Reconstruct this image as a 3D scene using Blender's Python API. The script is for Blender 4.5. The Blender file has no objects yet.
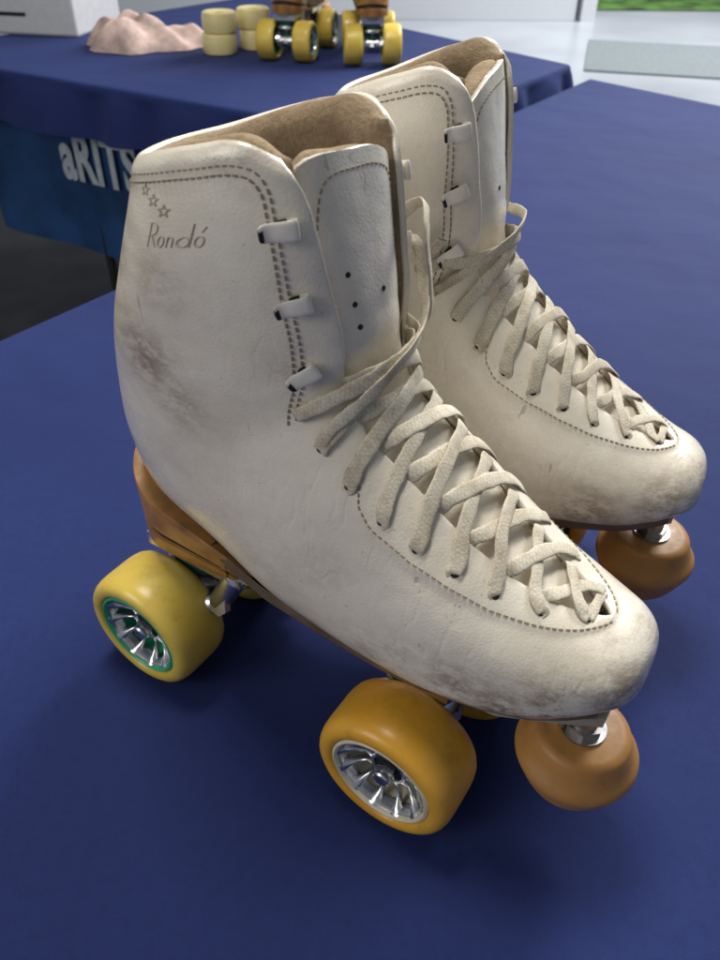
import bpy, numpy as np, math, random, bmesh
from mathutils import Vector, Matrix
random.seed(3); rng=np.random.default_rng(5)
sc=bpy.context.scene
sc.view_settings.view_transform='Standard'; sc.view_settings.look='None'; sc.view_settings.exposure=0
col=sc.collection
# ---------------------------------------------------------------- materials
def newmat(name):
    m=bpy.data.materials.new(name); m.use_nodes=True
    nt=m.node_tree; b=nt.nodes['Principled BSDF']; return m,nt,b
def N(nt,t,**kw):
    n=nt.nodes.new(t)
    for k,v in kw.items():
        if k in n.inputs: n.inputs[k].default_value=v
        else: setattr(n,k,v)
    return n
def ramp(nt,src,stops):
    r=nt.nodes.new('ShaderNodeValToRGB'); e=r.color_ramp.elements
    e[0].position,e[0].color=stops[0][0],(*stops[0][1],1); e[1].position,e[1].color=stops[-1][0],(*stops[-1][1],1)
    for p,c in stops[1:-1]:
        x=e.new(p); x.color=(*c,1)
    nt.links.new(src,r.inputs[0]); return r.outputs[0]
def G(a): return (a,a,a)
def mix(nt,f,a,b,mode='MIX'):
    m=nt.nodes.new('ShaderNodeMix'); m.data_type='RGBA'; m.blend_type=mode
    for sock,v in ((m.inputs[0],f),(m.inputs[6],a),(m.inputs[7],b)):
        if isinstance(v,bpy.types.NodeSocket): nt.links.new(v,sock)
        elif isinstance(v,(int,float)): sock.default_value=v
        else: sock.default_value=(*v,1)
    return m.outputs[2]
def math_(nt,op,a,b=0.5):
    m=nt.nodes.new('ShaderNodeMath'); m.operation=op
    for i,v in enumerate((a,b)):
        if isinstance(v,bpy.types.NodeSocket): nt.links.new(v,m.inputs[i])
        else: m.inputs[i].default_value=v
    return m.outputs[0]
def noise(nt,co,scale,detail=4,rough=.55):
    n=N(nt,'ShaderNodeTexNoise'); n.inputs['Scale'].default_value=scale; n.inputs['Detail'].default_value=detail; n.inputs['Roughness'].default_value=rough
    nt.links.new(co,n.inputs['Vector']); return n.outputs['Fac']
def bump(nt,b,h,strength,dist,prev=None):
    n=nt.nodes.new('ShaderNodeBump'); n.inputs['Strength'].default_value=strength; n.inputs['Distance'].default_value=dist
    nt.links.new(h,n.inputs['Height'])
    if prev: nt.links.new(prev,n.inputs['Normal'])
    nt.links.new(n.outputs[0],b.inputs['Normal']); return n.outputs[0]
def hsum(nt,terms):
    acc=None
    for h,w in terms:
        t=math_(nt,'MULTIPLY',h,w); acc=t if acc is None else math_(nt,'ADD',acc,t)
    return acc
def simple(name,colr,rough=.5,metal=0,var=.12,scale=60,bmp=0,bscale=400,spec=.5,dist=.0005):
    m,nt,b=newmat(name); co=N(nt,'ShaderNodeTexCoord').outputs['Object']
    n=noise(nt,co,scale,3)
    c2=tuple(max(0,c*(1-var*2)) for c in colr); c3=tuple(min(1,c*(1+var)) for c in colr)
    nt.links.new(ramp(nt,n,[(.3,c2),(.7,c3)]),b.inputs['Base Color'])
    b.inputs['Roughness'].default_value=rough; b.inputs['Metallic'].default_value=metal; b.inputs['Specular IOR Level'].default_value=spec
    if bmp: bump(nt,b,noise(nt,co,bscale,4),bmp,dist)
    return m
def leather(name,c1=(.82,.755,.635),c2=(.67,.59,.47),dirtc=(.20,.125,.06)):
    m,nt,b=newmat(name); co=N(nt,'ShaderNodeTexCoord').outputs['Object']
    n1=noise(nt,co,16,4,.6); n2=noise(nt,co,120,5,.65)
    base=mix(nt,ramp(nt,n1,[(.38,G(0)),(.75,G(1))]),c1,c2)
    att=N(nt,'ShaderNodeAttribute',attribute_name='dirt').outputs['Fac']
    mp=N(nt,'ShaderNodeMapping'); mp.inputs['Scale'].default_value=(1.0,1.0,1.9); mp.inputs['Rotation'].default_value=(0,.5,0); nt.links.new(co,mp.inputs[0])
    dn0=noise(nt,mp.outputs[0],85,8,.80)
    dn=math_(nt,'MULTIPLY',att,ramp(nt,dn0,[(.43,G(.14)),(.57,G(.95))]))
    base=mix(nt,dn,base,dirtc)
    sp=ramp(nt,noise(nt,co,330,2,.6),[(.70,G(0)),(.78,G(.5))])
    base=mix(nt,sp,base,(.30,.23,.15))
    mp2=N(nt,'ShaderNodeMapping'); mp2.inputs['Scale'].default_value=(1,1,.12); mp2.inputs['Rotation'].default_value=(.3,.9,.2); nt.links.new(co,mp2.inputs[0])
    sc_=ramp(nt,noise(nt,mp2.outputs[0],260,2,.5),[(.71,G(0)),(.75,G(1))])
    gate=ramp(nt,noise(nt,co,22,2),[(.50,G(0)),(.60,G(.9))])
    scr=math_(nt,'MULTIPLY',sc_,gate)
    base=mix(nt,math_(nt,'MULTIPLY',scr,.5),base,(.30,.23,.15))
    nt.links.new(base,b.inputs['Base Color'])
    nt.links.new(ramp(nt,n2,[(.3,G(.23)),(.7,G(.33))]),b.inputs['Roughness'])
    b.inputs['Coat Weight'].default_value=.4; b.inputs['Coat Roughness'].default_value=.18
    cr=N(nt,'ShaderNodeAttribute',attribute_name='crease').outputs['Fac']
    mp3=N(nt,'ShaderNodeMapping'); mp3.inputs['Scale'].default_value=(1.6,.6,.6); mp3.inputs['Rotation'].default_value=(0,.9,0); nt.links.new(co,mp3.inputs[0])
    crn=ramp(nt,noise(nt,mp3.outputs[0],55,2,.5),[(.44,G(0)),(.50,G(1)),(.56,G(0))])
    v2=N(nt,'ShaderNodeTexVoronoi'); v2.inputs['Scale'].default_value=900; nt.links.new(co,v2.inputs['Vector'])
    h=hsum(nt,[(noise(nt,co,30,2),.0022),(n2,.00020),(v2.outputs['Distance'],-.00010),(scr,-.0002),(math_(nt,'MULTIPLY',cr,crn),-.00034)])
    bump(nt,b,h,.8,1.0)
    return m
M={}
M['leather']=leather('white_leather')
M['tan']=leather('tan_leather',(.42,.34,.27),(.30,.22,.16))
def suede():
    m,nt,b=newmat('suede_lining'); co=N(nt,'ShaderNodeTexCoord').outputs['Object']
    n=noise(nt,co,520,5,.7); n1=noise(nt,co,45,3)
    nt.links.new(mix(nt,ramp(nt,n1,[(.35,G(0)),(.7,G(1))]),mix(nt,n,(.21,.14,.08),(.52,.40,.265)),mix(nt,n,(.13,.088,.05),(.38,.28,.18))),b.inputs['Base Color'])
    b.inputs['Roughness'].default_value=.95; b.inputs['Specular IOR Level'].default_value=.1
    bump(nt,b,hsum(nt,[(n,.0012),(noise(nt,co,110,3),.0016)]),.9,1.0); return m
M['suede']=suede()
def lace_mat():
    m,nt,b=newmat('cotton_lace'); co=N(nt,'ShaderNodeTexCoord').outputs['Object']; uv=N(nt,'ShaderNodeTexCoord').outputs['UV']
    w2=N(nt,'ShaderNodeTexChecker'); w2.inputs['Scale'].default_value=1.0; nt.links.new(uv,w2.inputs['Vector'])
    n=noise(nt,co,60,4,.7)
    c=ramp(nt,n,[(.3,(.50,.42,.30)),(.52,(.71,.635,.50)),(.72,(.81,.745,.61))])
    c=mix(nt,ramp(nt,noise(nt,co,420,2),[(.5,G(0)),(.8,G(.5))]),c,(.36,.28,.19))
    c=mix(nt,.22,c,w2.outputs['Color'],'MULTIPLY')
    nt.links.new(c,b.inputs['Base Color']); b.inputs['Roughness'].default_value=.9; b.inputs['Specular IOR Level'].default_value=.15
    bump(nt,b,hsum(nt,[(w2.outputs['Fac'],.00028),(noise(nt,co,1500,2),.0003)]),.9,1.0)
    return m
M['lace']=lace_mat()
M['stitch']=simple('stitch_thread',(.28,.225,.155),.8)
M['emboss']=simple('embossed_mark',(.50,.42,.32),.32)
M['hole']=simple('dark_hole',(.015,.012,.01),.8)
M['heel']=simple('brown_heel',(.40,.19,.05),.34,var=.25,scale=50,bmp=.3,bscale=150)
M['heelshade']=simple('heel_groove_shade',(.03,.018,.01),.5)  # shadow of the heel step, painted as a dark groove colour
M['sole']=simple('sole_edge',(.16,.11,.07),.6,var=.2)
M['plate']=simple('plate_grey',(.36,.35,.27),.4,var=.1)
M['chrome']=simple('chrome_metal',(.75,.75,.76),.30,1,var=.10,scale=90)
M['steel']=simple('worn_steel',(.42,.41,.40),.38,1,var=.2,scale=120)
M['alu']=simple('brushed_metal',(.72,.72,.73),.26,1,var=.12,scale=150)
M['cushion']=simple('green_cushion',(.015,.09,.065),.45)
M['green']=simple('green_ring',(.03,.40,.20),.35)
M['white_ring']=simple('pale_ring',(.70,.64,.48),.4)
M['black']=simple('black_void',(.012,.012,.013),.6)
M['hook']=simple('hook_paint',(.82,.77,.68),.2,var=.05,scale=200)
def rubber(name,c,edge,r=.24,bs=70,dirt=(.16,.085,.03),dl=.62,da=.55):
    m,nt,b=newmat(name); co=N(nt,'ShaderNodeTexCoord').outputs['Object']
    n=noise(nt,co,bs,5,.65); n2=noise(nt,co,24,2)
    cc=mix(nt,ramp(nt,n2,[(.3,G(0)),(.75,G(1))]),c,edge)
    cc=mix(nt,ramp(nt,n,[(dl-.06,G(0)),(dl+.18,G(da))]),cc,dirt)
    nt.links.new(cc,b.inputs['Base Color'])
    nt.links.new(ramp(nt,n,[(.3,G(r)),(.7,G(r+.20))]),b.inputs['Roughness'])
    b.inputs['Subsurface Weight'].default_value=.35; b.inputs['Subsurface Radius'].default_value=(1,.5,.12); b.inputs['Subsurface Scale'].default_value=.009
    bump(nt,b,n,.25,.0005); return m
M['tyre_y']=rubber('yellow_tyre',(.74,.56,.11),(.62,.42,.05),dl=.60,da=.4)
M['tyre_o']=rubber('amber_tyre',(.76,.42,.045),(.64,.30,.02),dl=.60,da=.4)
M['tyre_pale']=rubber('pale_tyre',(.78,.68,.35),(.70,.60,.28),dirt=(.4,.33,.18))
M['stop']=rubber('toe_stop_rubber',(.48,.24,.07),(.40,.18,.04),r=.42,bs=110,dirt=(.24,.13,.05),dl=.56,da=.6)
def cloth_mat(name,c1,c2):
    m,nt,b=newmat(name); co=N(nt,'ShaderNodeTexCoord').outputs['Object']
    n=noise(nt,co,3.0,3); f=noise(nt,co,1500,2); n3=noise(nt,co,160,3)
    base=mix(nt,ramp(nt,n,[(.3,G(0)),(.7,G(1))]),c1,c2)
    base=mix(nt,math_(nt,'MULTIPLY',f,.45),base,tuple(x*1.9 for x in c2))
    base=mix(nt,ramp(nt,n3,[(.45,G(0)),(.9,G(.3))]),base,tuple(x*.5 for x in c1))
    v=N(nt,'ShaderNodeTexVoronoi'); v.inputs['Scale'].default_value=21; nt.links.new(co,v.inputs['Vector'])
    sp=ramp(nt,v.outputs['Distance'],[(0.0,G(1)),(.018,G(0))])
    base=mix(nt,math_(nt,'MULTIPLY',sp,.6),base,(.35,.36,.42))
    nt.links.new(base,b.inputs['Base Color'])
    b.inputs['Roughness'].default_value=.8; b.inputs['Specular IOR Level'].default_value=.22
    b.inputs['Sheen Weight'].default_value=.08; b.inputs['Sheen Roughness'].default_value=.4; b.inputs['Sheen Tint'].default_value=(.45,.58,1,1)
    mp=N(nt,'ShaderNodeMapping'); mp.inputs['Rotation'].default_value=(0,0,.6); nt.links.new(co,mp.inputs[0])
    w=N(nt,'ShaderNodeTexWave'); w.inputs['Scale'].default_value=330; nt.links.new(mp.outputs[0],w.inputs['Vector'])
    h=hsum(nt,[(noise(nt,co,6,2),.012),(noise(nt,co,22,2),.0016),(w.outputs['Fac'],.00008),(f,.0003)])
    bump(nt,b,h,.8,1.0); return m
M['cloth']=cloth_mat('navy_cloth',(.0075,.0145,.070),(.0105,.0195,.092))
# ---------------------------------------------------------------- mesh helpers
def mk(name,V,F,mats,parent=None,smooth=True,fm=None,loc=None):
    me=bpy.data.meshes.new(name); me.from_pydata([tuple(map(float,v)) for v in V],[],F); me.update()
    if smooth: me.polygons.foreach_set('use_smooth',[True]*len(me.polygons))
    for m in (mats if isinstance(mats,(list,tuple)) else [mats]): me.materials.append(m)
    if fm is not None: me.polygons.foreach_set('material_index',fm)
    o=bpy.data.objects.new(name,me); col.objects.link(o)
    if parent: o.parent=parent
    if loc is not None: o.location=loc
    return o
class B:
    def __init__(s): s.V=[];s.F=[];s.M=[]
    def add(s,V,F,mi=0):
        k=len(s.V); s.V+= [tuple(v) for v in V]; s.F+=[tuple(i+k for i in f) for f in F]; s.M+=[mi]*len(F)
    def rev(s,prof,c,axis,seg=48,mi=0,caps=False,ref=None):
        a=Vector(axis).normalized(); r=a.orthogonal().normalized(); q=a.cross(r); c=Vector(c); V=[];F=[]
        for (R,h) in prof:
            for i in range(seg):
                t=2*math.pi*i/seg; V.append(c+a*h+(r*math.cos(t)+q*math.sin(t))*R)
        n=len(prof)
        for j in range(n-1):
            for i in range(seg):
                i2=(i+1)%seg; F.append((j*seg+i,j*seg+i2,(j+1)*seg+i2,(j+1)*seg+i))
        if caps: F.append(tuple(range(seg))[::-1]); F.append(tuple((n-1)*seg+i for i in range(seg)))
        s.add(V,F,mi)
    def cyl(s,p,q,r0,r1=None,seg=20,mi=0):
        p,q=Vector(p),Vector(q); r1=r0 if r1 is None else r1; L=(q-p).length; b=min(r0,r1,L/2)*.18
        s.rev([(max(r0-b,1e-5),0),(r0,b),(r1,L-b),(max(r1-b,1e-5),L)],p,q-p,seg,mi,True)
    def box(s,c,h,R=None,mi=0):
        R=R or Matrix.Identity(3); c=Vector(c); V=[c+R@Vector((x*h[0],y*h[1],z*h[2])) for x in(-1,1) for y in(-1,1) for z in(-1,1)]
        s.add(V,[(0,1,3,2),(4,6,7,5),(0,4,5,1),(2,3,7,6),(0,2,6,4),(1,5,7,3)],mi)
    def obj(s,name,mats,parent=None,m=1,smooth=True,bevel=0,loc=None):
        V=[(v[0],v[1]*m,v[2]) for v in s.V]; F=s.F if m>0 else [f[::-1] for f in s.F]
        o=mk(name,V,F,mats,parent,smooth,s.M,loc)
        if bevel:
            b=o.modifiers.new('b','BEVEL'); b.width=bevel; b.segments=2; b.limit_method='ANGLE'; b.angle_limit=.6
        if smooth:
            try: o.data.set_sharp_from_angle(angle=.75)
            except Exception: pass
        return o
def recalc(o):
    bm=bmesh.new();bm.from_mesh(o.data);bmesh.ops.recalc_face_normals(bm,faces=bm.faces);bm.to_mesh(o.data);bm.free()
# ---------------------------------------------------------------- boot surface
_sec=[(.5,2,2),(.5,2.2,2.4),(.55,2.2,2.7),(.58,2.3,3),(.60,2.3,3.2),(.62,2.4,3.3),(.64,2.4,3.4),(.66,2.4,3.4),(.66,2.4,3.4),(.64,2.4,3.3),(.60,2.4,3.1),(.56,2.4,2.8),(.55,2.5,2.5),(.54,2.6,2.3),(.52,2.7,2.2),(.51,2.7,2.2)]+[(.50,2.7,2.2)]*4
_r=[[.2517,.1229,.2517,.1189,.0014,.0068],[.2509,.1305,.2509,.1137,.0120,.0068],[.2476,.1368,.2472,.1110,.0208,.0066],[.2403,.1417,.2397,.1085,.0277,.0062],
[.2275,.1452,.2310,.1052,.0338,.0056],[.2133,.1505,.2160,.0998,.0396,.0045],[.1940,.1615,.1940,.0947,.0434,.0034],[.1745,.1770,.1651,.0900,.0455,.0031],[.1585,.1925,.1345,.0885,.0449,.0031],
[.1455,.2040,.1054,.0898,.0440,.0028],[.1360,.2130,.0735,.0938,.0426,.0020],[.1290,.2232,.0335,.1065,.0402,.0020],[.1268,.2360,-.0088,.1200,.0385,.0020],[.1276,.2475,-.0236,.1510,.0397,.0016],[.1262,.2590,-.0226,.1867,.0415,.0011],
[.1237,.2712,-.0143,.2202,.0430,.0006],[.1212,.2850,.0,.2516,.0438,-.0002],[.1187,.3000,.0125,.2783,.0430,-.0003],[.1152,.3173,.0204,.2982,.0405,0],[.1130,.3329,.0264,.3172,.0390,0]]
rows=np.array([[a[0],a[1],a[2],a[3],a[4],*s,a[5]] for a,s in zip(_r,_sec)])
def R(u):
    u=np.clip(np.asarray(u,float),0,len(rows)-1.0001); i=np.floor(u).astype(int); t=(u-i)[...,None]
    g=lambda k: rows[np.clip(k,0,len(rows)-1)]
    p0,p1,p2,p3=g(i-1),g(i),g(i+1),g(i+2)
    return .5*((2*p1)+(-p0+p2)*t+(2*p0-5*p1+4*p2-p3)*t*t+(-p0+3*p1-3*p2+p3)*t**3)
def S0(u,ph):
    r=R(u); c=np.cos(ph); s=np.sin(ph)
    up=c>0; n=np.where(up,r[...,6],r[...,7])
    pw=2/n; ac=np.abs(c)**pw; m=r[...,5]
    tau=np.where(up,m*(1-ac),m+(1-m)*ac)
    y=-np.sign(s)*np.abs(s)**pw*np.maximum(r[...,4],.0005)+r[...,8]
    x=r[...,0]+(r[...,2]-r[...,0])*tau; z=r[...,1]+(r[...,3]-r[...,1])*tau
    return np.stack([x,y,z],-1)
def Nrm(u,ph):
    e=1e-3; du=S0(np.asarray(u)+e*10,ph)-S0(np.asarray(u)-e*10,ph); dp=S0(u,np.asarray(ph)+e*5)-S0(u,np.asarray(ph)-e*5)
    n=np.cross(dp,du); return n/(np.linalg.norm(n,axis=-1,keepdims=True)+1e-12)
_t=Nrm(np.array([16.]),np.array([1.57]));SGN=1 if _t[0,1]<0 else -1
def S(u,ph,off=0):
    u=np.asarray(u,float); ph=np.asarray(ph,float)
    u,ph=np.broadcast_arrays(u,ph)
    return S0(u,ph)+SGN*Nrm(u,ph)*np.asarray(off)[...,None]
def phid(u,d):
    r=R(u); return np.arcsin(np.clip((np.asarray(d)/np.maximum(r[...,4],.0005)),0,.985)**(r[...,6]/2))
EU=[4.33,5.34,6.19,6.95,7.78,8.70,9.86,10.98,12.05]; ED=[.0088,.0190,.0262,.0308,.0338,.0346,.0335,.0321,.0320]
HU=[13.1,15.0,16.66]; HD=[.0312,.0337,.0353]
gx=[0,3.75,3.95,4.33,5.34,6.19,6.95,7.78,8.7,9.86,10.98,12.05,13.1,15,16.66,17.2,17.5,17.8,18,20]; gy=[0,0,.0030,.0058,.0120,.0165,.0195,.0215,.0222,.0222,.0220,.0225,.0235,.0262,.0282,.0288,.0295,.0310,.0330,.037]
gap=lambda u:np.interp(u,gx,gy)
def arch(ph):
    a=np.minimum(ph,2*np.pi-ph); a=np.abs(a)
    x=np.linspace(0,3.2,200); y=np.interp(x,[0,.75,1.2,1.8,2.5,3.2],[17.60,17.67,18.30,18.17,17.99,18.02])
    k=np.ones(25)/25; ys=np.convolve(np.pad(y,12,mode='edge'),k,'valid'); return np.interp(a,x,ys)
def ueff(u,ph): return np.where(u>14,14+(u-14)*(arch(ph)-14)/4,u)
def Sphi(u,ph):
    e=.01; return float(np.linalg.norm(S0(np.array([u]),np.array([ph+e]))-S0(np.array([u]),np.array([ph-e]))))/(2*e)
_fu=np.linspace(3.5,10.2,120); _fl=[]
for u in _fu:
    if u<4.33:
        pe=float(phid(4.33,ED[0])); pe+= .0085/Sphi(4.33,pe); _fl.append(pe*math.sqrt(max(0,(u-3.62)/.71)))
    else:
        pe=float(phid(u,np.interp(u,EU,ED))); off=np.interp(u,[4.33,8.9,9.35,9.6,9.72],[.0085,.0085,.0060,.001,-.008]); pe+=off/Sphi(u,pe); _fl.append(max(pe,0))
_fl=np.array(_fl); faclim=lambda u:np.interp(u,_fu,_fl,left=0,right=0)
def fac_off(u,ph):
    lim=faclim(u); a=np.minimum(ph,2*np.pi-ph)
    return .0009/(1+np.exp(-np.clip((lim-a)*60,-40,40)))*(lim>0.02)
DIRT=[(.226,-.032,.114,.020,1.0),(.245,-.012,.120,.018,1.0),(.205,-.040,.110,.017,1.0),(.185,-.043,.117,.015,.75),(.218,-.036,.106,.014,.95),(.150,-.044,.105,.016,.65),(.19,-.043,.100,.014,.9),(.16,-.045,.118,.014,.4),(.238,-.018,.137,.010,.45),
(.03,-.037,.222,.018,.80),(.045,-.038,.205,.014,.55),(.020,-.028,.265,.012,.65),(.05,-.040,.262,.013,.45),(-.01,-.025,.15,.018,.5),(.244,.015,.122,.018,1.0),(.09,-.040,.13,.02,.2),(.03,-.025,.295,.007,.6),(.09,-.035,.31,.010,.5),(.232,.03,.122,.016,1.0),(.2,.043,.11,.02,.85),
(.03,.038,.22,.02,.4),(.235,0,.143,.010,.45),(-.02,0,.2,.02,.3),(.12,-.043,.15,.012,.2),(.10,-.036,.235,.008,.35)]
CREASE=[(.115,.042,.165,.030,1),(.17,.042,.125,.024,.8),(.07,.038,.17,.022,.6),(.235,.02,.135,.016,.5),(.02,.03,.15,.02,.5),(.09,.04,.24,.02,.4)]
WR=.0375; WY=.0388; AZ=.0375; XF=.160; XR=-.003
def skate(m,leath,front_ring,tyres,detail=1):
    root=bpy.data.objects.new('roller_skate',None); col.objects.link(root); root.empty_display_size=.05
    def P(a): a=np.array(a,float).reshape(-1,3); a[:,1]*=m; return a
    def FF(F): return F if m>0 else [f[::-1] for f in F]
    nu,nv=(210,170) if detail else (70,50)
    us=np.concatenate([np.linspace(0,3.7,nu//5),np.linspace(3.74,18,nu-nu//5)])
    V=[];F=[]
    vs=np.linspace(0,1,nv)
    for u in us:
        g=phid(u,gap(u)); ph=g+(2*np.pi-2*g)*vs; uu=ueff(np.full(nv,u),ph)
        top=np.clip((u-17.4)/.6,0,1); fold=.0007*np.exp(-((u-17.75)/.2)**2)
        off=fac_off(uu,ph)-.0014*top**4+fold
        if u>4.1: off=off-.0008*np.exp(-np.minimum(vs,1-vs)*60)
        V.append(S(uu,ph,off))
    V=np.concatenate(V); nU=len(us)
    for i in range(nU-1):
        for j in range(nv-1): F.append((i*nv+j,i*nv+j+1,(i+1)*nv+j+1,(i+1)*nv+j))
    q=F[(nU//2)*(nv-1)+nv//2]; a,b,c=V[q[0]],V[q[1]],V[q[2]]
    nn=np.cross(b-a,c-a); cen=np.array([.1,0,.14])
    if nn@(a-cen)<0: F=[f[::-1] for f in F]
    boot=mk('boot',P(V),FF(F),leath,root); me=boot.data
    at=me.attributes.new('dirt','FLOAT','POINT'); d=np.zeros(len(V))
    for x,y,z,r,am in DIRT: d=np.maximum(d,am*np.exp(-((V-np.array([x,y,z]))**2).sum(1)/(r*r)))
    low=np.exp(-np.abs(V[:,2]-np.interp(V[:,0],[-.02,.0,.06,.13,.2,.25],[.13,.121,.100,.093,.099,.115]))/.006)*.6
    d=np.maximum(d,low); at.data.foreach_set('value',d.astype(np.float32))
    at=me.attributes.new('crease','FLOAT','POINT'); d=np.zeros(len(V)); W_=np.abs(V*np.array([0,1,0]))+V*np.array([1,0,1])
    for x,y,z,r,am in CREASE: d=np.maximum(d,am*np.exp(-((W_-np.array([x,y,z]))**2).sum(1)/(r*r)))
    at.data.foreach_set('value',d.astype(np.float32))
    bm=bmesh.new(); bm.from_mesh(me); bmesh.ops.remove_doubles(bm,verts=bm.verts,dist=.00012); bm.to_mesh(me); bm.free()
    so=boot.modifiers.new('s','SOLIDIFY'); so.thickness=.0026; so.offset=-1
    def sheet(name,rws,vf,mat,nv=60,arched=False,thick=0,xof=None,taper=False,skew=None):
        V=[];F=[]
        for k,(u,o_) in enumerate(rws):
            t=np.linspace(0,1,nv); ph=vf(k,u,t); uu=np.full(nv,min(u,18.98))
            if arched: uu=ueff(uu,ph)
            if skew: uu=uu+skew(u,ph)
            oo=np.full(nv,o_)
            if taper:
                e=np.clip(np.minimum(t,1-t)/.05,0,1); e=np.sqrt(1-(1-e)**2); oo=-.0030+(oo+.0030)*e
            if xof: oo=oo+xof(u,ph)
            V.append(S(uu,ph,oo))
        V=np.concatenate(V)
        for i in range(len(rws)-1):
            for j in range(nv-1): F.append((i*nv+j,i*nv+j+1,(i+1)*nv+j+1,(i+1)*nv+j))
        k=(len(rws)//3)*nv+nv//2; n=np.cross(V[k+1]-V[k],V[k+nv]-V[k]); no=SGN*Nrm(rws[len(rws)//3][0],vf(0,rws[len(rws)//3][0],np.linspace(0,1,nv))[nv//2])
        if n@no<0: F=[f[::-1] for f in F]
        o=mk(name,P(V),FF(F),mat,boot)
        if thick:
            s=o.modifiers.new('s','SOLIDIFY'); s.thickness=thick; s.offset=-1
        return o
    def vl(k,u,t):
        g=phid(u,max(gap(min(u,17.6))+.0006,.02)); return g+(2*np.pi-2*g)*t
    rl=[(u,-.0030) for u in np.linspace(10.5,17.80,40)]+[(17.90,-.0031),(17.98,-.0038),(18.03,-.0052),(18.05,-.0075),(18.03,-.0102),(17.94,-.0128),(17.78,-.0148),(17.50,-.0158),(17.0,-.0155),(16.4,-.0138),(15.6,-.0115),(14.5,-.0090),(13.0,-.0070),(11.5,-.0065),(10.6,-.0060)]
    sheet('lining',rl,vl,M['suede'],140,True,taper=True)
    # tongue
    TT=17.30
    def sk(u,ph): return np.interp(u,[13.5,TT],[0,.45])*np.clip(ph/.95,-1.1,1.1)
    def tw(u): return np.interp(u,[4.0,5.34,6.95,9,12,14,16,TT-.55,TT-.25,TT,TT+.14,TT+.24,TT+.30,TT+.33],[.006,.014,.022,.026,.028,.0305,.0335,.0348,.0340,.0310,.0270,.0205,.0120,.0040])
    def vt(k,u,t): p=phid(u,tw(u)); return -p+2*p*t
    def ot(u,ph):
        e=np.clip(np.abs(ph)/1.0,0,1); k=np.interp(u,[11.5,13.5],[0,1]); return -.0030-k*.0038*(1-e**2)-.0035*e**3*(1-k*.5)
    us_t=list(np.linspace(4.3,TT-.6,80))+list(np.linspace(TT-.55,TT+.32,34))
    ton=sheet('tongue',[(u,0) for u in us_t],vt,leath,48,xof=ot,thick=.0030,skew=sk)
    def skp(u,ph): return sk(u,ph)-np.interp(u,[16.2,TT-.1],[0,.62])*np.clip(np.abs(ph)/.92,0,1.1)**3
    def vp(k,u,t): p=phid(min(u,TT-.3),.0335); return -p+2*p*t
    rp=[(u,-.0033) for u in np.linspace(13,TT+.20,30)]+[(TT+.27,-.0036),(TT+.32,-.0048),(TT+.34,-.0068),(TT+.33,-.0100),(TT+.27,-.0135),(TT+.15,-.0165),(TT-.05,-.0185),(TT-.4,-.0195),(16.4,-.0185),(15.6,-.0155),(14.5,-.0110),(13,-.007)]
    sheet('tongue_lining',rp,vp,M['suede'],60,xof=ot,skew=skp)
    # sole
    bx=lambda x: float(np.interp(x,rows[:13,2][::-1],rows[:13,3][::-1]))
    bw=lambda x: float(np.interp(x,rows[:13,2][::-1],rows[:13,4][::-1]))
    by=lambda x: float(np.interp(x,rows[:13,2][::-1],rows[:13,8][::-1]))
    so=B(); xs=np.linspace(.04,.240,40); Vv=[];Ff=[]
    for x in xs:
        w=bw(x)*.76; z=bx(x); y0=by(x)
        for (yy,zz) in ((-w,.006),(-w-.0005,0),(-w+.001,-.0040),(w-.001,-.0040),(w+.0005,0),(w,.006)): Vv.append((x,y0+yy,z+zz))
    for i in range(len(xs)-1):
        for j in range(5): Ff.append((i*6+j,(i+1)*6+j,(i+1)*6+j+1,i*6+j+1))
    Ff.append(tuple(range(6))); Ff.append(tuple((len(xs)-1)*6+j for j in range(6))[::-1])
    so.add(Vv,Ff); recalc(so.obj('sole',M['sole'],boot,m))
    # heel block (solid)
    hb=B(); out=[]; cxh=.0060; rh=.0325
    for i in range(33):
        t=math.pi/2+math.pi*i/32; out.append((cxh+rh*math.cos(t),rh*math.sin(t)))
    for k in range(1,15): out.append((cxh+.060*k/14,-rh+.004*(k/14)))
    out+= [(cxh+.060,-.02+.04*k/6) for k in range(1,6)]
    for k in range(14,0,-1): out.append((cxh+.060*k/14,rh-.004*(k/14)))
    n=len(out)
    lev=[(0,.945,0),(.03,.965,0),(.27,.975,0),(.285,.925,1),(.42,.925,1),(.435,.980,0),(.80,.99,0),(.97,1.0,0),(1,.985,0),(1.02,.75,0)]
    Vv=[];Ff=[];mi=[]; ZB=.0885
    for (f,s_,k) in lev:
        for (x,y) in out:
            zt=float(np.interp(x,[-.027,-.014,.0,.015,.0335,.067],[.1400,.1310,.1240,.1190,.1125,.1010]))
            zz=ZB+(zt-ZB)*f
            Vv.append((.006+(x-.006)*s_-(.014*(1-min(f,1)) if x>.05 else 0),y*s_,zz))
    for j in range(len(lev)-1):
        for i in range(n): Ff.append((j*n+i,j*n+(i+1)%n,(j+1)*n+(i+1)%n,(j+1)*n+i)); mi.append(lev[j][2])
    Ff.append(tuple(range(n))[::-1]); mi.append(0); Ff.append(tuple((len(lev)-1)*n+i for i in range(n))); mi.append(0)
    hb.V=Vv;hb.F=Ff;hb.M=mi; recalc(hb.obj('heel',[M['heel'],M['heelshade']],boot,m))
    # plate
    pl=B(); xs=np.linspace(-.019,.243,50); Vv=[];Ff=[]
    PT=lambda x: float(np.interp(x,[.03,.056,.085,.11,.2,.248],[.0885,.0885,.0865,.0850,.0905,.099]))
    for x in xs:
        w=np.interp(x,[-.019,-.008,.02,.06,.11,.15,.20,.230,.243],[.012,.022,.026,.022,.020,.026,.024,.014,.008]); zt=PT(x)
        for (yy,zz) in ((-w,0),(-w,-.005),(-w*.8,-.008),(w*.8,-.008),(w,-.005),(w,0)): Vv.append((x,yy,zt+zz))
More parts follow.
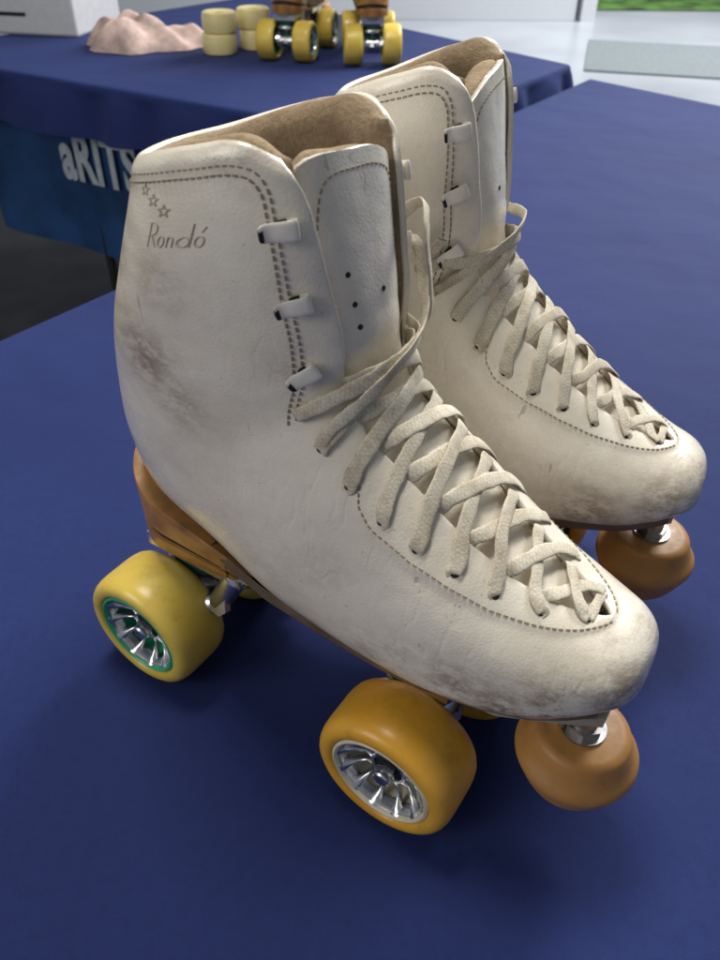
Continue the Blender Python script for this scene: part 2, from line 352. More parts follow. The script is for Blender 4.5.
    for i in range(len(xs)-1):
        for j in range(6): Ff.append((i*6+j,(i+1)*6+j,(i+1)*6+(j+1)%6,i*6+(j+1)%6))
    Ff.append(tuple(range(6))); Ff.append(tuple((len(xs)-1)*6+j for j in range(6))[::-1])
    pl.add(Vv,Ff); plate=pl.obj('plate',M['plate'],root,m); recalc(plate)
    # trucks
    for x0,s_ in ((XR,1),(XF,-1)):
        zt=.082 if x0<.1 else .0785
        t=B(); t.cyl((x0,-.055,AZ),(x0,.055,AZ),.0045,seg=16); t.cyl((x0,-.0200,AZ),(x0,.0200,AZ),.0115,.0115)
        t.cyl((x0,-.0195,AZ),(x0,-.010,AZ+.004),.0135,.010); t.cyl((x0,.0195,AZ),(x0,.010,AZ+.004),.0135,.010)
        t.cyl((x0,0,AZ+.003),(x0+.046*s_,0,zt-.010),.0120,.009)
        t.cyl((x0+.040*s_,0,zt-.013),(x0+.046*s_,0,zt+.002),.0125,.015)
        t.cyl((x0-.006*s_,0,AZ),(x0+.010*s_,0,zt),.004)
        t.rev([(.005,0),(.0215,.0),(.0225,.0025),(.0220,.0055),(.018,.0075),(.005,.0075)],(x0+.004*s_,0,AZ+.0165),(.3*s_,0,1),40)
        t.box((x0+.018*s_,0,zt-.002),(.034,.022,.0045))
        if x0<.1:
            for yy in (-1,1):
                pts=[(x0+.000,yy*.016,AZ+.006),(x0+.020,yy*.0240,AZ+.011),(x0+.036,yy*.0240,AZ+.020),(x0+.046,yy*.017,zt-.004)]
                rr=[.0095,.0070,.0062,.0070]
                for (a_,b2,r0_,r1_) in zip(pts,pts[1:],rr,rr[1:]):
                    t.cyl(a_,b2,r0_,r1_,seg=20); t.rev([(1e-4,-r1_),(r1_*.7,-r1_*.7),(r1_,0),(r1_*.7,r1_*.7),(1e-4,r1_)],b2,(0,0,1),20)
                t.rev([(0,0),(.0060,0),(.0060,.0045),(0,.0045)],(x0+.040,yy*.0245,AZ+.022),(0,yy,.4),6)
        t.rev([(.0,0),(.0075,0),(.0075,.006),(.0,.006)],(x0-.0095*s_,0,AZ-.004),(.3*s_,0,1),6)
        tr=t.obj('truck',M['chrome'],root,m)
        cu=B(); cu.rev([(.004,0),(.0175,.001),(.0205,.006),(.0175,.011),(.004,.012)],(x0+.0055*s_,0,AZ+.0240),(.3*s_,0,1),32); cu.rev([(.004,0),(.0135,.001),(.0155,.005),(.0135,.008),(.004,.009)],(x0+.001*s_,0,AZ+.0070),(.3*s_,0,1),32)
        cu.obj('cushion',M['cushion'],tr,m)
    # wheels
    def wheel(x0,side,tm,ring):
        k_=WR/.030; kw=.019/.0158
        c=Vector((x0,side*WY,AZ)); sd=Vector((0,side,0))
        sc_=lambda pr:[(r*k_,h*kw) for r,h in pr]
        w=B(); pr=[(.0218,-.0135),(.0225,-.0150),(.0236,-.0157),(.0250,-.0158),(.0266,-.0153),(.0281,-.0142),(.0292,-.0122),(.0298,-.0095),(.0300,-.0060),(.0300,.0060),(.0298,.0095),(.0292,.0122),(.0281,.0142),(.0266,.0153),(.0250,.0158),(.0236,.0157),(.0225,.0150),(.0218,.0135),(.0218,-.0135)]
        w.rev(sc_(pr),(0,0,0),sd,80); wo=w.obj('wheel',tm,root,1,loc=tuple(c))
        wo.rotation_euler=(0,random.uniform(0,6),0)
        r=B()
        r.rev(sc_([(.0218,-.012),(.0218,.0143),(.0207,.0150),(.0196,.0140),(.0192,.0105),(.0192,-.012)]),(0,0,0),sd,72,1 if ring else 0)
        r.rev(sc_([(.0196,.0130),(.0190,.0136),(.0184,.0125),(.0182,.008)]),(0,0,0),sd,72,0)
        r.rev(sc_([(.0190,-.002),(.0,-.002)]),(0,0,0),sd,40,2)
        r.rev(sc_([(.0062,-.002),(.0084,.001),(.0084,.0062),(.0077,.0075),(.0066,.0075),(.0062,.006),(.0,.006)]),(0,0,0),sd,48,0)
        r.rev(sc_([(.0040,.0061),(.0060,.0061),(.0060,.0066),(.0040,.0066)]),(0,0,0),sd,32,2)
        r.rev(sc_([(.0,.0135),(.0019,.0135),(.0022,.0128),(.0022,.006)]),(0,0,0),sd,20,0)
        r.rev(sc_([(.0022,.0115),(.0038,.0115),(.0043,.0107),(.0043,.0065),(.0038,.006)]),(0,0,0),sd,6,0)
        for k in range(12):
            t=2*math.pi*k/12; e=Vector((math.cos(t),0,math.sin(t))); f=Vector((-math.sin(t),0,math.cos(t)))
            prof=[(.0078,.0066,.0012,.0040),(.0110,.0060,.0007,.0036),(.0150,.0085,.0008,.0034),(.0175,.0117,.0013,.0030),(.0196,.0138,.0030,.003)]
            V=[]
            for (rr,h,hw,dp) in prof:
                rr*=k_;h*=kw;hw*=k_
                for (a_,b2) in ((-hw*1.3,-dp),(-hw,0-.0004),(-hw*.4,.0005),(hw*.4,.0005),(hw,-.0004),(hw*1.3,-dp)): V.append(e*rr+f*a_+sd*(h+b2))
            F=[(i*6+j,(i+1)*6+j,(i+1)*6+j+1,i*6+j+1) for i in range(4) for j in range(5)]
            if side>0: F=[q[::-1] for q in F]
            r.add(V,F,0)
        r.obj('rim',[M['alu'],ring or M['alu'],M['black']],wo,1)
    for x0,tm,ring in ((XR,tyres[0],M['green']),(XF,tyres[1],front_ring)):
        for side in (-1,1): wheel(x0,side,tm,ring)
    # toe stop
    TX=.2345; TZ=.0365
    ts=B(); c=(TX,0,TZ)
    ts.rev([(.0001,.0),(.0175,.0),(.0196,.0008),(.0212,.0028),(.0240,.0085),(.0264,.0145),(.0278,.0178),(.0285,.0198),(.0287,.0215),(.0284,.0236),(.0274,.0252),(.0258,.0272),(.0240,.0312),(.0226,.0360),(.0212,.0380),(.0180,.0388),(.0001,.0388)],c,(0,0,1),72)
    ts.obj('toe_stop',M['stop'],root,m)
    q=B(); q.cyl((TX,0,TZ+.037),(TX,0,.098),.0060,seg=24); q.rev([(0,0),(.0085,0),(.0085,.0035),(0,.0035)],(TX,0,TZ+.0401),(0,0,1),6); q.rev([(0,0),(.0105,0),(.0105,.0014),(0,.0014)],(TX,0,TZ+.0388),(0,0,1),32)
    q.obj('toe_stop_stem',M['steel'],root,m)
    if not detail: return root
    def frame(u,ph,off=0):
        p=S(np.array([u]),np.array([ph]),np.array([off]))[0]; n=SGN*Nrm(np.array([u]),np.array([ph]))[0]
        e=.01; tp=S0(np.array([u]),np.array([ph+e]))[0]-S0(np.array([u]),np.array([ph-e]))[0]; tp/=np.linalg.norm(tp)
        v=np.cross(n,tp); tu=S0(np.array([u+e*3]),np.array([ph]))[0]-S0(np.array([u-e*3]),np.array([ph]))[0]
        if v@tu<0: v=-v
        return Vector(p),Vector(n),Vector(tp),Vector(v)
    for sgn in (1,-1):
        for u,d in zip(EU,ED):
            p,n,t,v=frame(u,sgn*float(phid(u,d)),.0011); e=B(); e.rev([(.0001,.0),(.0018,.0),(.0021,-.0004)],p,n,14,0); e.obj('eyelet',M['hole'],boot,m)
    for (u,sp) in ((15.0,.30),(14.15,.60),(14.15,-.02),(13.35,.30),(14.14,.30)):
        p,n,t,v=frame(u+float(sk(u,np.array([sp]))[0]),sp,float(ot(u,np.array([sp]))[0])+.0003); e=B(); e.rev([(.0001,.0),(.0010,.0),(.0012,-.0004)],p,n,12,0); e.obj('tongue_perforation',M['hole'],boot,m)
    # stitches
    def stitch(stt,fn,n,off,L=.0019,sp=.0029,wd=.00034,cst=0):
        ts_=np.linspace(0,1,n); P_=[fn(t) for t in ts_]; uu=np.array([a[0] for a in P_]); pp=np.array([a[1] for a in P_])
        o_=np.full(n,off) if np.isscalar(off) else off
        X=S(uu,pp,o_+fac_off(uu,np.abs(pp)%(2*np.pi))*(1-cst)); Nn=SGN*Nrm(uu,pp)
        seg=np.linalg.norm(np.diff(X,axis=0),axis=1); cum=np.concatenate([[0],np.cumsum(seg)])
        s_=0
        while s_+L<cum[-1]:
            a=np.array([np.interp(s_,cum,X[:,k]) for k in range(3)]); b=np.array([np.interp(s_+L,cum,X[:,k]) for k in range(3)]); nn=np.array([np.interp(s_,cum,Nn[:,k]) for k in range(3)])
            d=(b-a)/np.linalg.norm(b-a); w=np.cross(nn,d)*wd; h=nn*.0003
            V=[a-w-h,a+w-h,a+w*.8+h*.6,a-w*.8+h*.6,b-w-h,b+w-h,b+w*.8+h*.6,b-w*.8+h*.6, (a+b)/2-w*.8+h*1.3,(a+b)/2+w*.8+h*1.3]
            stt.add(V,[(3,2,9,8),(8,9,6,7),(0,1,2,3),(4,7,6,5),(1,5,6,9,2),(0,3,8,7,4)])
            s_+=sp*random.uniform(.93,1.07)
    for sg in (1,-1):
        st=B()
        def fa(t,sg=sg):
            u=9.62-(9.62-3.66)*t; return u,sg*max(float(faclim(u))-.05,0.0)
        stitch(st,fa,500,.0001); st.obj('stitching',M['stitch'],boot,m); st=B()
        g0_=lambda u:float(phid(u,gap(min(u,17.2))))
        for dd in (.0145,.0172):
            k=dd-.0145; pts=[]
            for t in np.linspace(0,1,60): u=11.9+(17.1-k*18-11.9)*t; pts.append((u,g0_(u)+dd/.045+.10*max(0,12.8-u)))
            ge=pts[-1][1]; ut=17.62-k*55
            for t in np.linspace(.1,1,10): pts.append((pts[59][0]+(ut-pts[59][0])*math.sin(t*math.pi/2),ge+.16*(1-math.cos(t*math.pi/2))))
            a0=pts[-1][1]
            for t in np.linspace(.03,1,60): pts.append((ut,a0+(math.pi-a0)*t))
            A=np.array(pts)
            def fb(t,A=A,sg=sg):
                q=t*(len(A)-1); u=float(np.interp(q,np.arange(len(A)),A[:,0])); ph=float(np.interp(q,np.arange(len(A)),A[:,1])); return float(ueff(np.array(u),np.array(ph))),sg*ph
            stitch(st,fb,500,.0004)
        st.obj('stitching',M['stitch'],boot,m)
    st=B()
    def fd(t):
        a=-1+2*t; u=TT-.02-.35*abs(a)**2-1.2*abs(a)**8; ph=a*float(phid(u,.0280)); return u+float(sk(u,np.array([ph]))[0]),ph
    P_=[fd(t) for t in np.linspace(0,1,200)]; stitch(st,fd,200,np.array([float(ot(u,np.array([ph]))[0])+.0001 for u,ph in P_]),cst=1)
    st.obj('stitching',M['stitch'],boot,m)
    # hooks
    for sg in (1,-1):
        for u,d in zip(HU,HD):
            p,n,t,v=frame(u,sg*float(phid(u,d)),.0004); t=t*(-sg); tilt=random.uniform(-.12,.12); t,v=(t*math.cos(tilt)+v*math.sin(tilt)),(v*math.cos(tilt)-t*math.sin(tilt))
            path=[(-.004,.0003),(.0022,.0004),(.0044,.0008),(.0054,.0021),(.0046,.0034),(.0014,.0038),(-.0018,.0037),(-.0043,.0034),(-.0064,.0039),(-.0078,.0054)]
            wd=[.0034,.0036,.0037,.0037,.0036,.0035,.0034,.0033,.0031,.0026]
            h=B(); nsec=10
            for i,((a_,b2),w_) in enumerate(zip(path,wd)):
                pa=Vector(path[max(i-1,0)]);pb=Vector(path[min(i+1,len(path)-1)]); tg=(pb-pa).normalized(); no=Vector((-tg.y,tg.x))
                for k in range(nsec):
                    an=2*math.pi*k/nsec; ca,sa=math.cos(an),math.sin(an)
                    yy=w_*math.copysign(abs(ca)**.5,ca); zz=.0003*sa; cr=-.0005*(yy/w_)**2
                    h.V.append(tuple(p+t*(a_+no.x*(zz-cr))+n*(b2+no.y*(zz-cr))+v*yy))
            L=len(path)
            for i in range(L-1):
                for k in range(nsec): h.F.append((i*nsec+k,i*nsec+(k+1)%nsec,(i+1)*nsec+(k+1)%nsec,(i+1)*nsec+k)); h.M.append(1 if (i==L-2 and k in (4,5,6,7)) or (i in (0,)) else 0)
            h.F.append(tuple(range(nsec))[::-1]);h.M.append(0);h.F.append(tuple((L-1)*nsec+k for k in range(nsec)));h.M.append(1)
            ho=h.obj('lace_hook',[M['hook'],M['hole']],boot,m); recalc(ho)
            sb=ho.modifiers.new('s','SUBSURF');sb.levels=1;sb.render_levels=2
    # laces
    LV=[];LF=[];LUV=[]
    def ribbon(pts,nrm,w=.0062,th=.0012,twist=0,n=44):
        pts=np.array(pts);nrm=np.array(nrm); k=len(pts); tt=np.linspace(0,k-1,n); i=np.clip(tt.astype(int),0,k-2); f=(tt-i)[:,None]
        g=lambda A,j:A[np.clip(j,0,k-1)]
        X=.5*(2*g(pts,i)+(-g(pts,i-1)+g(pts,i+1))*f+(2*g(pts,i-1)-5*g(pts,i)+4*g(pts,i+1)-g(pts,i+2))*f*f+(-g(pts,i-1)+3*g(pts,i)-3*g(pts,i+1)+g(pts,i+2))*f**3)
        Q=g(nrm,i)*(1-f)+g(nrm,i+1)*f
        T=np.gradient(X,axis=0); T/=np.linalg.norm(T,axis=1,keepdims=True)+1e-12
        Q-= (Q*T).sum(1,keepdims=True)*T; Q/=np.linalg.norm(Q,axis=1,keepdims=True)+1e-12
        Wd=np.cross(T,Q)
        if twist:
            a=np.linspace(0,1,n)[:,None]*twist+ np.sin(np.linspace(0,1,n)*9)[:,None]*.12; Wd,Q=Wd*np.cos(a)+Q*np.sin(a),Q*np.cos(a)-Wd*np.sin(a)
        base=len(LV); ns=12; cum=np.concatenate([[0],np.cumsum(np.linalg.norm(np.diff(X,axis=0),axis=1))])
        wv=1+.08*np.sin(cum*420+random.random()*6)+.04*np.sin(cum*900)
        for j in range(n):
            for q_ in range(ns):
                an=2*math.pi*q_/ns; ca,sa=math.cos(an),math.sin(an)
                LV.append(X[j]+Wd[j]*(w/2*wv[j]*math.copysign(abs(ca)**.7,ca))+Q[j]*(th/2*math.copysign(abs(sa)**.8,sa)))
        for j in range(n-1):
            for q_ in range(ns):
                q2=(q_+1)%ns; LF.append((base+j*ns+q_,base+j*ns+q2,base+(j+1)*ns+q2,base+(j+1)*ns+q_))
                s0,s1=cum[j]*1000,cum[j+1]*1000; LUV.append([(s0,q_*1.0),(s0,q_+1.0),(s1,q_+1.0),(s1,q_*1.0)])
    def sp(u,f,off,side):
        d=np.interp(u,EU+HU,ED+HD); ph=f*float(phid(u,d))
        q=S(np.array([u]),np.array([ph]),np.array([off]))[0]; n=SGN*Nrm(np.array([u]),np.array([ph]))[0]; return q,n
    def strand(u0,u1,s,lift):
        endf=-float(phid(u1,gap(u1)))/float(phid(u1,np.interp(u1,EU+HU,ED+HD)))
        P_=[];Q_=[]
        fs=[1.0,1.0,.86,.55,.15,-.25,endf+.08,endf-.06,endf-.10]; of=[-.0015,.0013,.0019,.0014+lift,.0016+lift,.0014+lift*.5,.0012,-.0022,-.006]
        for i,(f,o) in enumerate(zip(fs,of)):
            t=(1-f)/(1-endf); u=u0+(u1-u0)*min(t,1.0)+random.uniform(-.04,.04); q,n=sp(u,f*s,o,s); P_.append(q);Q_.append(n)
        ribbon(P_,Q_,w=random.uniform(.0063,.0070)*min(1,.80+.05*u0-.14),twist=random.uniform(-.15,.15))
    n9=len(EU)
    P_=[];Q_=[]
    for f,o in zip([1.0,.95,.6,0,-.6,-.95,-1.0],[-.002,.0010,.0010,.0010,.0010,.0010,-.002]):
        q,n=sp(EU[0]-.05,f,o,1);P_.append(q);Q_.append(n)
    ribbon(P_,Q_,w=.0044,th=.0011)
    for k in range(n9-1):
        strand(EU[k],EU[k+1]+.05,1,.0002 if k%2 else .0013)
        strand(EU[k],EU[k+1]+.05,-1,.0013 if k%2 else .0002)
    def free(L,**kw):
        P_=[];Q_=[]
        for (u,f,o) in L:
            q,n=sp(u,f,o,1);P_.append(q);Q_.append(n)
        ribbon(P_,Q_,**kw)
    free([(12.05,1.0,-.002),(12.05,1.0,.002),(12.0,.8,.0034),(11.9,.4,.0036),(12.0,0,.0040),(12.2,-.4,.0040),(12.6,-.8,.0042),(13.0,-1.05,.0040),(13.1,-1.25,.004),(13.3,-1.3,.005),(13.9,-1.15,.007)],n=70,twist=.4)
    if m>0:
        free([(10.98,1.0,.0014),(11.2,.85,.0030),(11.5,.4,.0048),(12.1,0,.0056),(12.8,-.45,.0052),(13.7,-.75,.0060),(14.5,-.85,.0062),(14.9,-.95,.0058),(14.8,-1.2,.0055),(14.6,-1.3,.003)],n=80,twist=-.6,w=.0052)
        free([(12.05,-1.0,-.002),(12.1,-1.0,.0025),(12.3,-.75,.0060),(12.9,-.5,.0070),(13.9,-.5,.0066),(14.9,-.5,.0062),(15.6,-.62,.0066),(15.9,-.85,.0080),(15.7,-1.15,.008),(15.0,-1.35,.004)],n=80,twist=.7,w=.0050)
    else:
        free([(12.05,-1.0,-.002),(12.1,-1.0,.0025),(12.2,-.7,.0045),(12.4,-.2,.0048),(12.7,.3,.0046),(13.0,.75,.0045),(13.25,1.0,.0045),(13.2,1.2,.003)],n=60,twist=.3,w=.0054)
    LV_=P(np.array(LV)); lo=mk('lace',LV_,FF(LF),M['lace'],boot)
    uvl=lo.data.uv_layers.new(name='UV'); dat=np.array(LUV if m>0 else [q[::-1] for q in LUV]).reshape(-1,2).astype(np.float32).ravel(); uvl.data.foreach_set('uv',dat)
    # embossed handwriting
    def circ(cx,cy,rx,ry,a0=90,n=18): return [(cx+rx*math.cos(math.radians(a0+360*i/n)),cy+ry*math.sin(math.radians(a0+360*i/n))) for i in range(n+2)]
    def arc(cx,cy,rx,ry,a0,a1,n=12): return [(cx+rx*math.cos(math.radians(a0+(a1-a0)*i/n)),cy+ry*math.sin(math.radians(a0+(a1-a0)*i/n))) for i in range(n+1)]
    strokes=[[(.10,0),(.10,.5),(.10,1.05)],[(.00,1.05),(.10,1.05),(.28,1.05)]+arc(.30,.78,.30,.27,90,-90)+[(.20,.51),(.10,.51)],[(.30,.51),(.46,.26),(.64,0)],
      circ(.96,.24,.18,.24),[(1.34,.46),(1.34,.2),(1.34,0)],[(1.34,.22)]+arc(1.49,.27,.14,.19,160,0)+[(1.63,.1),(1.63,0)],
      circ(2.00,.23,.18,.23),[(2.20,1.05),(2.20,.5),(2.20,0)],circ(2.58,.24,.19,.24),[(2.60,.66),(2.76,.92)]]
    eb=B(); u0,ph0=16.45,2.12; e=.01
    du=np.linalg.norm(S0(np.array([u0+e]),np.array([ph0]))-S0(np.array([u0-e]),np.array([ph0])))/(2*e); dp=np.linalg.norm(S0(np.array([u0]),np.array([ph0+e]))-S0(np.array([u0]),np.array([ph0-e])))/(2*e)
    def mapv(V,off):
        A=np.array(V); a=A[:,0]; b=A[:,1]
        if m<0: a=.045-a
        return S(u0+b/du,ph0-a/dp,np.full(len(a),off))
    for stx in strokes:
        A=np.array([(.0145+(x+.18*y)*.0076,.0005+y*.0106) for x,y in stx]); k=len(A); n=k*5; tt=np.linspace(0,k-1,n); X=np.stack([np.interp(tt,np.arange(k),A[:,0]),np.interp(tt,np.arange(k),A[:,1])],1)
        for _ in range(2): X[1:-1]=(X[:-2]+X[1:-1]*2+X[2:])/4
        T=np.gradient(X,axis=0); T/=np.linalg.norm(T,axis=1,keepdims=True)+1e-12; W=np.stack([-T[:,1],T[:,0]],1)*.00042
        a=mapv(X-W,.00002);b=mapv(X,.0004);c=mapv(X+W,.00002); V=[v for t in zip(a,b,c) for v in t]
        eb.add(V,[(3*i+j,3*i+j+1,3*i+j+4,3*i+j+3) for i in range(n-1) for j in range(2)])
    for k in range(3):
        V=[];cx,cy=.0100+.0062*k,.0264-.0046*k
        for j in range(10):
            r=.0036 if j%2==0 else .0016; a=math.pi/2+j*math.pi/5; V.append((cx+r*math.cos(a),cy+r*math.sin(a)))
        V2=[(cx+(v[0]-cx)*.58,cy+(v[1]-cy)*.58) for v in V[:10]]
        eb.add(mapv(V+V2,.0004),[(j,(j+1)%10,10+(j+1)%10,10+j) for j in range(10)])
    eb.obj('embossed_logo',M['emboss'],boot,m)
    return root
def place(o,x,y,z,yaw,s=1):
    o.location=(x,y,z); o.rotation_euler=(0,0,math.radians(yaw)); o.scale=(s,s,s)
s1=skate(1,M['leather'],M['white_ring'],(M['tyre_y'],M['tyre_o'])); place(s1,-.0937,.3306,0,math.degrees(-.574))
s1['label']='worn white leather roller skate with amber wheels, scuffed toe'; s1['category']='roller skate'
rows[13:,2]+=np.array([.001,.003,.007,.011,.014,.016,.017])
s2=skate(-1,M['leather'],M['white_ring'],(M['tyre_y'],M['tyre_o'])); place(s2,-.0400,.4346,0,math.degrees(-.4363))
s2['label']='worn white leather roller skate behind its twin'; s2['category']='roller skate'
BZ=.03
b1=skate(1,M['tan'],M['green'],(M['tyre_y'],M['tyre_y']),0); place(b1,-.165,1.898,BZ,76,1.05)
b2=skate(-1,M['tan'],M['green'],(M['tyre_y'],M['tyre_y']),0); place(b2,.018,1.863,BZ,93,1.05)
for b in (b1,b2): b['label']='tan roller skate with green-rimmed yellow wheels on blue table'; b['category']='roller skate'; b['group']='roller skates on the far table'
for b in (s1,s2): b['group']='pair of white roller skates'
# ---------------------------------------------------------------- tables
def table(name,c,z0,drop,label,res=150):
    root=bpy.data.objects.new(name,None); col.objects.link(root); root.location=(*c[0],0); root['label']=label; root['category']='table'
    c=[np.array(p) for p in c]; r=.012
    def par(k):
        if k<0: return 0,-k
        if k>1: return 1,k-1
        return k,0
    ss=[-1,-.6,-.3,-.12,-.05,-.03,-.015]+list(np.linspace(0,1,res))+[1.015,1.03,1.05,1.12,1.3,1.6,2]
    V=[];F=[];n=len(ss)
    def dirv(s,t): return (1-s)*(1-t)*c[0]+s*(1-t)*c[1]+s*t*c[2]+(1-s)*t*c[3]
    for a in ss:
        for b in ss:
            s,ds=par(a); t,dt=par(b); p=dirv(s,t); e=max(ds,dt); z=z0
            if e>0:
                q=dirv(s+(.01 if a>1 else -.01 if a<0 else 0),t+(.01 if b>1 else -.01 if b<0 else 0))-p; out=q/np.linalg.norm(q)
                arc=e/.05*math.pi/2
                if e<=.05: p=p+out*r*math.sin(arc); z=z0-r*(1-math.cos(arc))
                else:
                    k=(e-.05)/.95; wv=.012*k**.5*math.sin((s+t)*38+1.3*math.sin((s-t)*17)); p=p+out*(r+.012*k+wv+.01*k); z=z0-r-k*(drop-r)
            V.append((p[0]-root.location.x,p[1]-root.location.y,z))
    for i in range(n-1):
        for j in range(n-1): F.append((i*n+j,(i+1)*n+j,(i+1)*n+j+1,i*n+j+1))
    a,b_,c_=[Vector(V[i]) for i in F[(n//2)*(n-1)+n//2][:3]]
    if (b_-a).cross(c_-a).z<0: F=[f[::-1] for f in F]
    mk('tablecloth',V,F,M['cloth'],root)
    return root
t1=table('table',[(-1.06,-.274),(.505,1.888),(1.45,.85),(.25,-1.2)],0,.5,'table covered with a smooth navy cloth')
t2=table('table',[(-1.05,1.966),(-.35,2.88),(.444,1.886),(.0228,1.344)],BZ,.10,'second navy-covered table holding skates and wheels',90)
def leg(root,x,y,z1,z0=-.72):
    b=B(); b.cyl((x-root.location.x,y-root.location.y,z0),(x-root.location.x,y-root.location.y,z1),.011,seg=14); b.obj('leg',M['black'],root)
for p in ((-.60,1.76),(0,1.42),(.38,1.86),(-.35,2.75)): leg(t2,p[0],p[1],BZ-.03)
for p in ((-.9,-.25),(.45,1.75),(1.35,.85),(.25,-1.05)): leg(t1,p[0],p[1],-.01)
M['banner']=simple('blue_banner',(.018,.080,.24),.6,var=.25,scale=6)
M['letter']=simple('white_letter',(.66,.73,.80),.6)
d=Vector((-1.05-.0228,1.966-1.344,0)).normalized()
ban=bpy.data.objects.new('banner',None); col.objects.link(ban); ban['label']='blue printed banner hanging under the far table'; ban['category']='banner'
ban.location=Vector((.0228,1.344,0))+Vector((.02,.035,0)); ban.rotation_euler=(0,0,math.atan2(-d.y,-d.x))
bb=B(); V=[];F=[]
for i in range(61):
    x=-1.10+i*1.08/60
    for j in range(9):
        z=.0-.36*j/8; V.append((x,.006*math.sin(x*19+z*3),z))
for i in range(60):
    for j in range(8): F.append((i*9+j,i*9+j+1,(i+1)*9+j+1,(i+1)*9+j))
bb.add(V,F); bb.obj('banner_sheet',M['banner'],ban)
cu=bpy.data.curves.new('letters','FONT'); cu.body='aRITS'; cu.size=.145; cu.extrude=.001; cu.offset=.0052; cu.space_character=1.06
tx=bpy.data.objects.new('lettering',cu); col.objects.link(tx); bpy.context.view_layer.update()
me=bpy.data.meshes.new_from_object(tx.evaluated_get(bpy.context.evaluated_depsgraph_get())); bpy.data.objects.remove(tx)
tx=bpy.data.objects.new('lettering',me); col.objects.link(tx); me.materials.append(M['letter']); tx.parent=ban; tx.location=(-.815,-.014,-.182); tx.rotation_euler=(math.pi/2,0,0); tx.scale=(.64,1,1)
# ---------------------------------------------------------------- things on the far table
for i in range(4):
    w=B(); pr=[(.009,-.0135),(.022,-.0158),(.0262,-.0156),(.0284,-.0142),(.0300,-.0070),(.0300,.0070),(.0284,.0142),(.0262,.0156),(.022,.0158),(.009,.0135),(.009,-.0135)]
    w.rev(pr,(0,0,0),(0,0,1),48)
    o=w.obj('loose_wheel',M['tyre_pale']); o.scale=(1.3,1.3,1.3); o.location=[(-.325,1.97,BZ+.021),(-.322,1.974,BZ+.0625),(-.250,2.03,BZ+.021),(-.253,2.032,BZ+.0625)][i]
    o['label']='loose pale yellow skate wheel on the far table'; o['category']='skate wheel'; o['group']='loose skate wheels'
M['pink']=simple('pink_fabric',(.60,.44,.38),.9,var=.22,scale=26,bmp=.5,bscale=50,dist=.004)
V=[];F=[];n=130
for i in range(n):
    for j in range(n):
        a=2*math.pi*i/(n-1); q=j/(n-1); rr=.135*(1+.14*math.sin(3*a+1)+.07*math.sin(7*a)+.03*math.sin(11*a))*q
        x=rr*math.cos(a); y=rr*math.sin(a)*.6
        e=(1-q**6); w1=math.sin(x*42+y*26+1.6*math.sin(y*34+x*10)); w2=math.sin(x*24-y*60+1.5*math.sin(x*30))
        h=e*(.042+.009*w1+.007*w2+.002*math.sin(x*150+3*math.sin(y*60))+.022*math.exp(-((x+.03)**2+y*y)/.004))
        V.append((x,y,max(h,.002)))
for i in range(n-1):
    for j in range(n-1): F.append((i*n+j,i*n+j+1,(i+1)*n+j+1,(i+1)*n+j))
o=mk('cloth',V,F,M['pink'],None,loc=(-.515,2.03,BZ)); o['label']='crumpled pink cloth lying on the far table'; o['category']='cloth'
M['whitebox']=simple('white_plastic',(.60,.60,.60),.4,var=.03)
bx_=B(); bx_.box((0,0,.045),(.20,.12,.045)); 
o=bx_.obj('white_box',M['whitebox'],smooth=False,bevel=.006); o.location=(-.87,2.30,BZ); o.rotation_euler=(0,0,-.2); o['label']='low white plastic box on the far table'; o['category']='box'
sl=B(); sl.box((.02,-.1206,.045),(.05,.0008,.004))
sl.obj('slot',M['black'],o,smooth=False)
# ---------------------------------------------------------------- floor & room
M['floor']=simple('pale_concrete',(.50,.52,.56),.3,var=.08,scale=1.5,bmp=.1,bscale=40)
fl=mk('floor',[(-15,-8,-.72),(25,-8,-.72),(25,30,-.72),(-15,30,-.72)],[(0,1,2,3)],M['floor']); fl['kind']='structure'
M['floorshade']=simple('painted_floor_shade',(.018,.019,.024),.9,var=.3,scale=5)  # shade below the tables put into a near-black colour
o=mk('floor_shade_sheet',[(-6,-2,-.712),(.7,-2,-.712),(.35,4.6,-.712),(-6,4.6,-.712)],[(0,1,2,3)],M['floorshade']); o['kind']='structure'  # dark sheet added over the floor to paint the shade under the tables
M['mat']=simple('grey_mat',(.25,.28,.29),.7,var=.1)
b=B(); b.box((0,0,0),(1.1,.55,.006)); o=b.obj('floor_mat',M['mat'],smooth=False,bevel=.003); o.location=(2.65,5.9,-.713); o.rotation_euler=(0,0,-.25); o['label']='grey rectangular mat on the pale floor'; o['category']='mat'
M['wall']=simple('white_wall',(.72,.73,.75),.6,var=.02)
b=B(); b.box((-3.1,7.7,.3),(4.9,.1,1.02)); o=b.obj('wall',M['wall'],smooth=False,bevel=.005); o['label']='plain white wall beside an open doorway'; o['category']='wall'
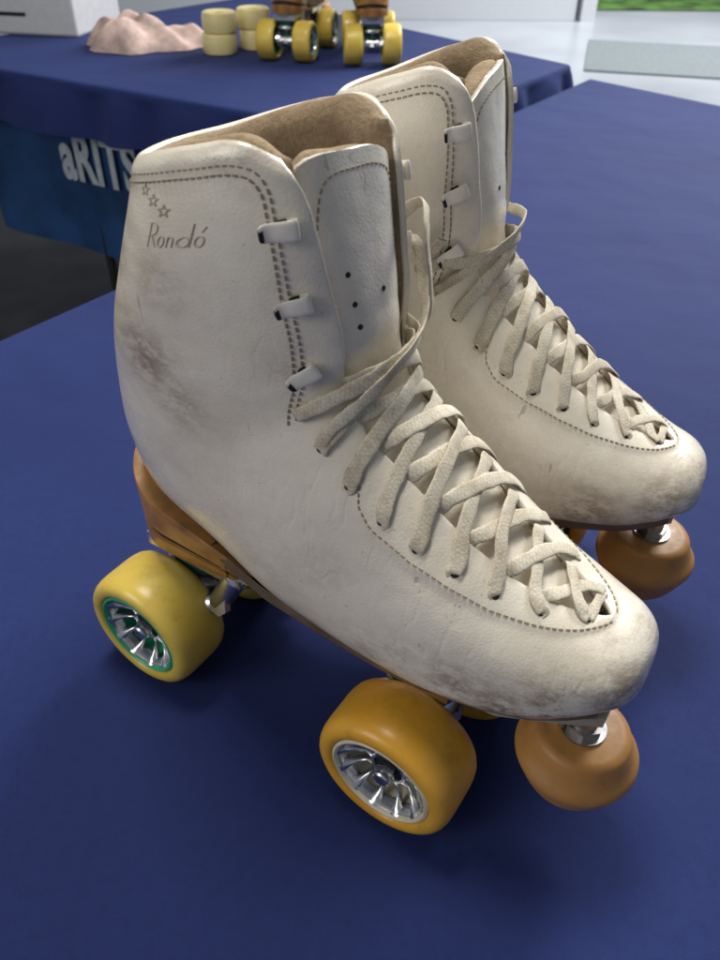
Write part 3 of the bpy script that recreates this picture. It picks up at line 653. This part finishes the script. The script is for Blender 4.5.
b=B(); b.box((1.90,7.7,.3),(.06,.14,1.02)); o=b.obj('door_frame',M['wall'],smooth=False); o['label']='pale upright door frame at the end of the wall'; o['category']='door frame'
M['grass']=simple('grass',(.12,.26,.05),.9,var=.4,scale=6)
o=mk('grass_ground',[(2.0,8.2,-.71),(20,8.2,-.71),(20,29,-.71),(2.0,29,-.71)],[(0,1,2,3)],M['grass']); o['kind']='structure'
# ---------------------------------------------------------------- light
w=bpy.data.worlds.new('World'); sc.world=w; w.use_nodes=True; bg=w.node_tree.nodes['Background']; bg.inputs[0].default_value=(.84,.91,1,1); bg.inputs[1].default_value=.22
def area(loc,tgt,size,power,colr=(1,1,1),sy=None):
    l=bpy.data.lights.new('area','AREA'); l.energy=power; l.size=size; l.color=colr
    if sy: l.shape='RECTANGLE'; l.size_y=sy
    o=bpy.data.objects.new('lamp',l); col.objects.link(o); o.location=loc; o.rotation_euler=(Vector(tgt)-Vector(loc)).to_track_quat('-Z','Y').to_euler()
area((1.5,2.4,1.9),(0,.4,.1),1.2,96,(.97,.985,1),.9)
area((-.2,.7,2.0),(0,.4,.1),.6,30,(1,.97,.91),.3)
area((-1.5,-.5,1.0),(0,.4,.1),.8,11,(1,.96,.89))  # unseen fill lamp, added to brighten the near side of the skates
area((3,6.0,2.6),(2,6.0,-.7),3,260,(.95,.98,1))
# ---------------------------------------------------------------- camera
f,p,r,H=770.8,.6829,.0087,.3855
F_=Vector((0,math.cos(p),-math.sin(p)));U=Vector((0,math.sin(p),math.cos(p)));X=Vector((1,0,0))
X2=X*math.cos(r)+U*math.sin(r);U2=-X*math.sin(r)+U*math.cos(r)
cam=bpy.data.cameras.new('cam'); co=bpy.data.objects.new('camera',cam); col.objects.link(co)
mt=Matrix((X2,U2,-F_)).transposed().to_4x4(); mt.translation=(0,0,H); co.matrix_world=mt
cam.sensor_fit='VERTICAL'; cam.sensor_height=36; cam.lens=36*f/960; cam.clip_start=.01; cam.clip_end=200
cam.dof.use_dof=True; cam.dof.focus_distance=.38; cam.dof.aperture_fstop=16
sc.camera=co
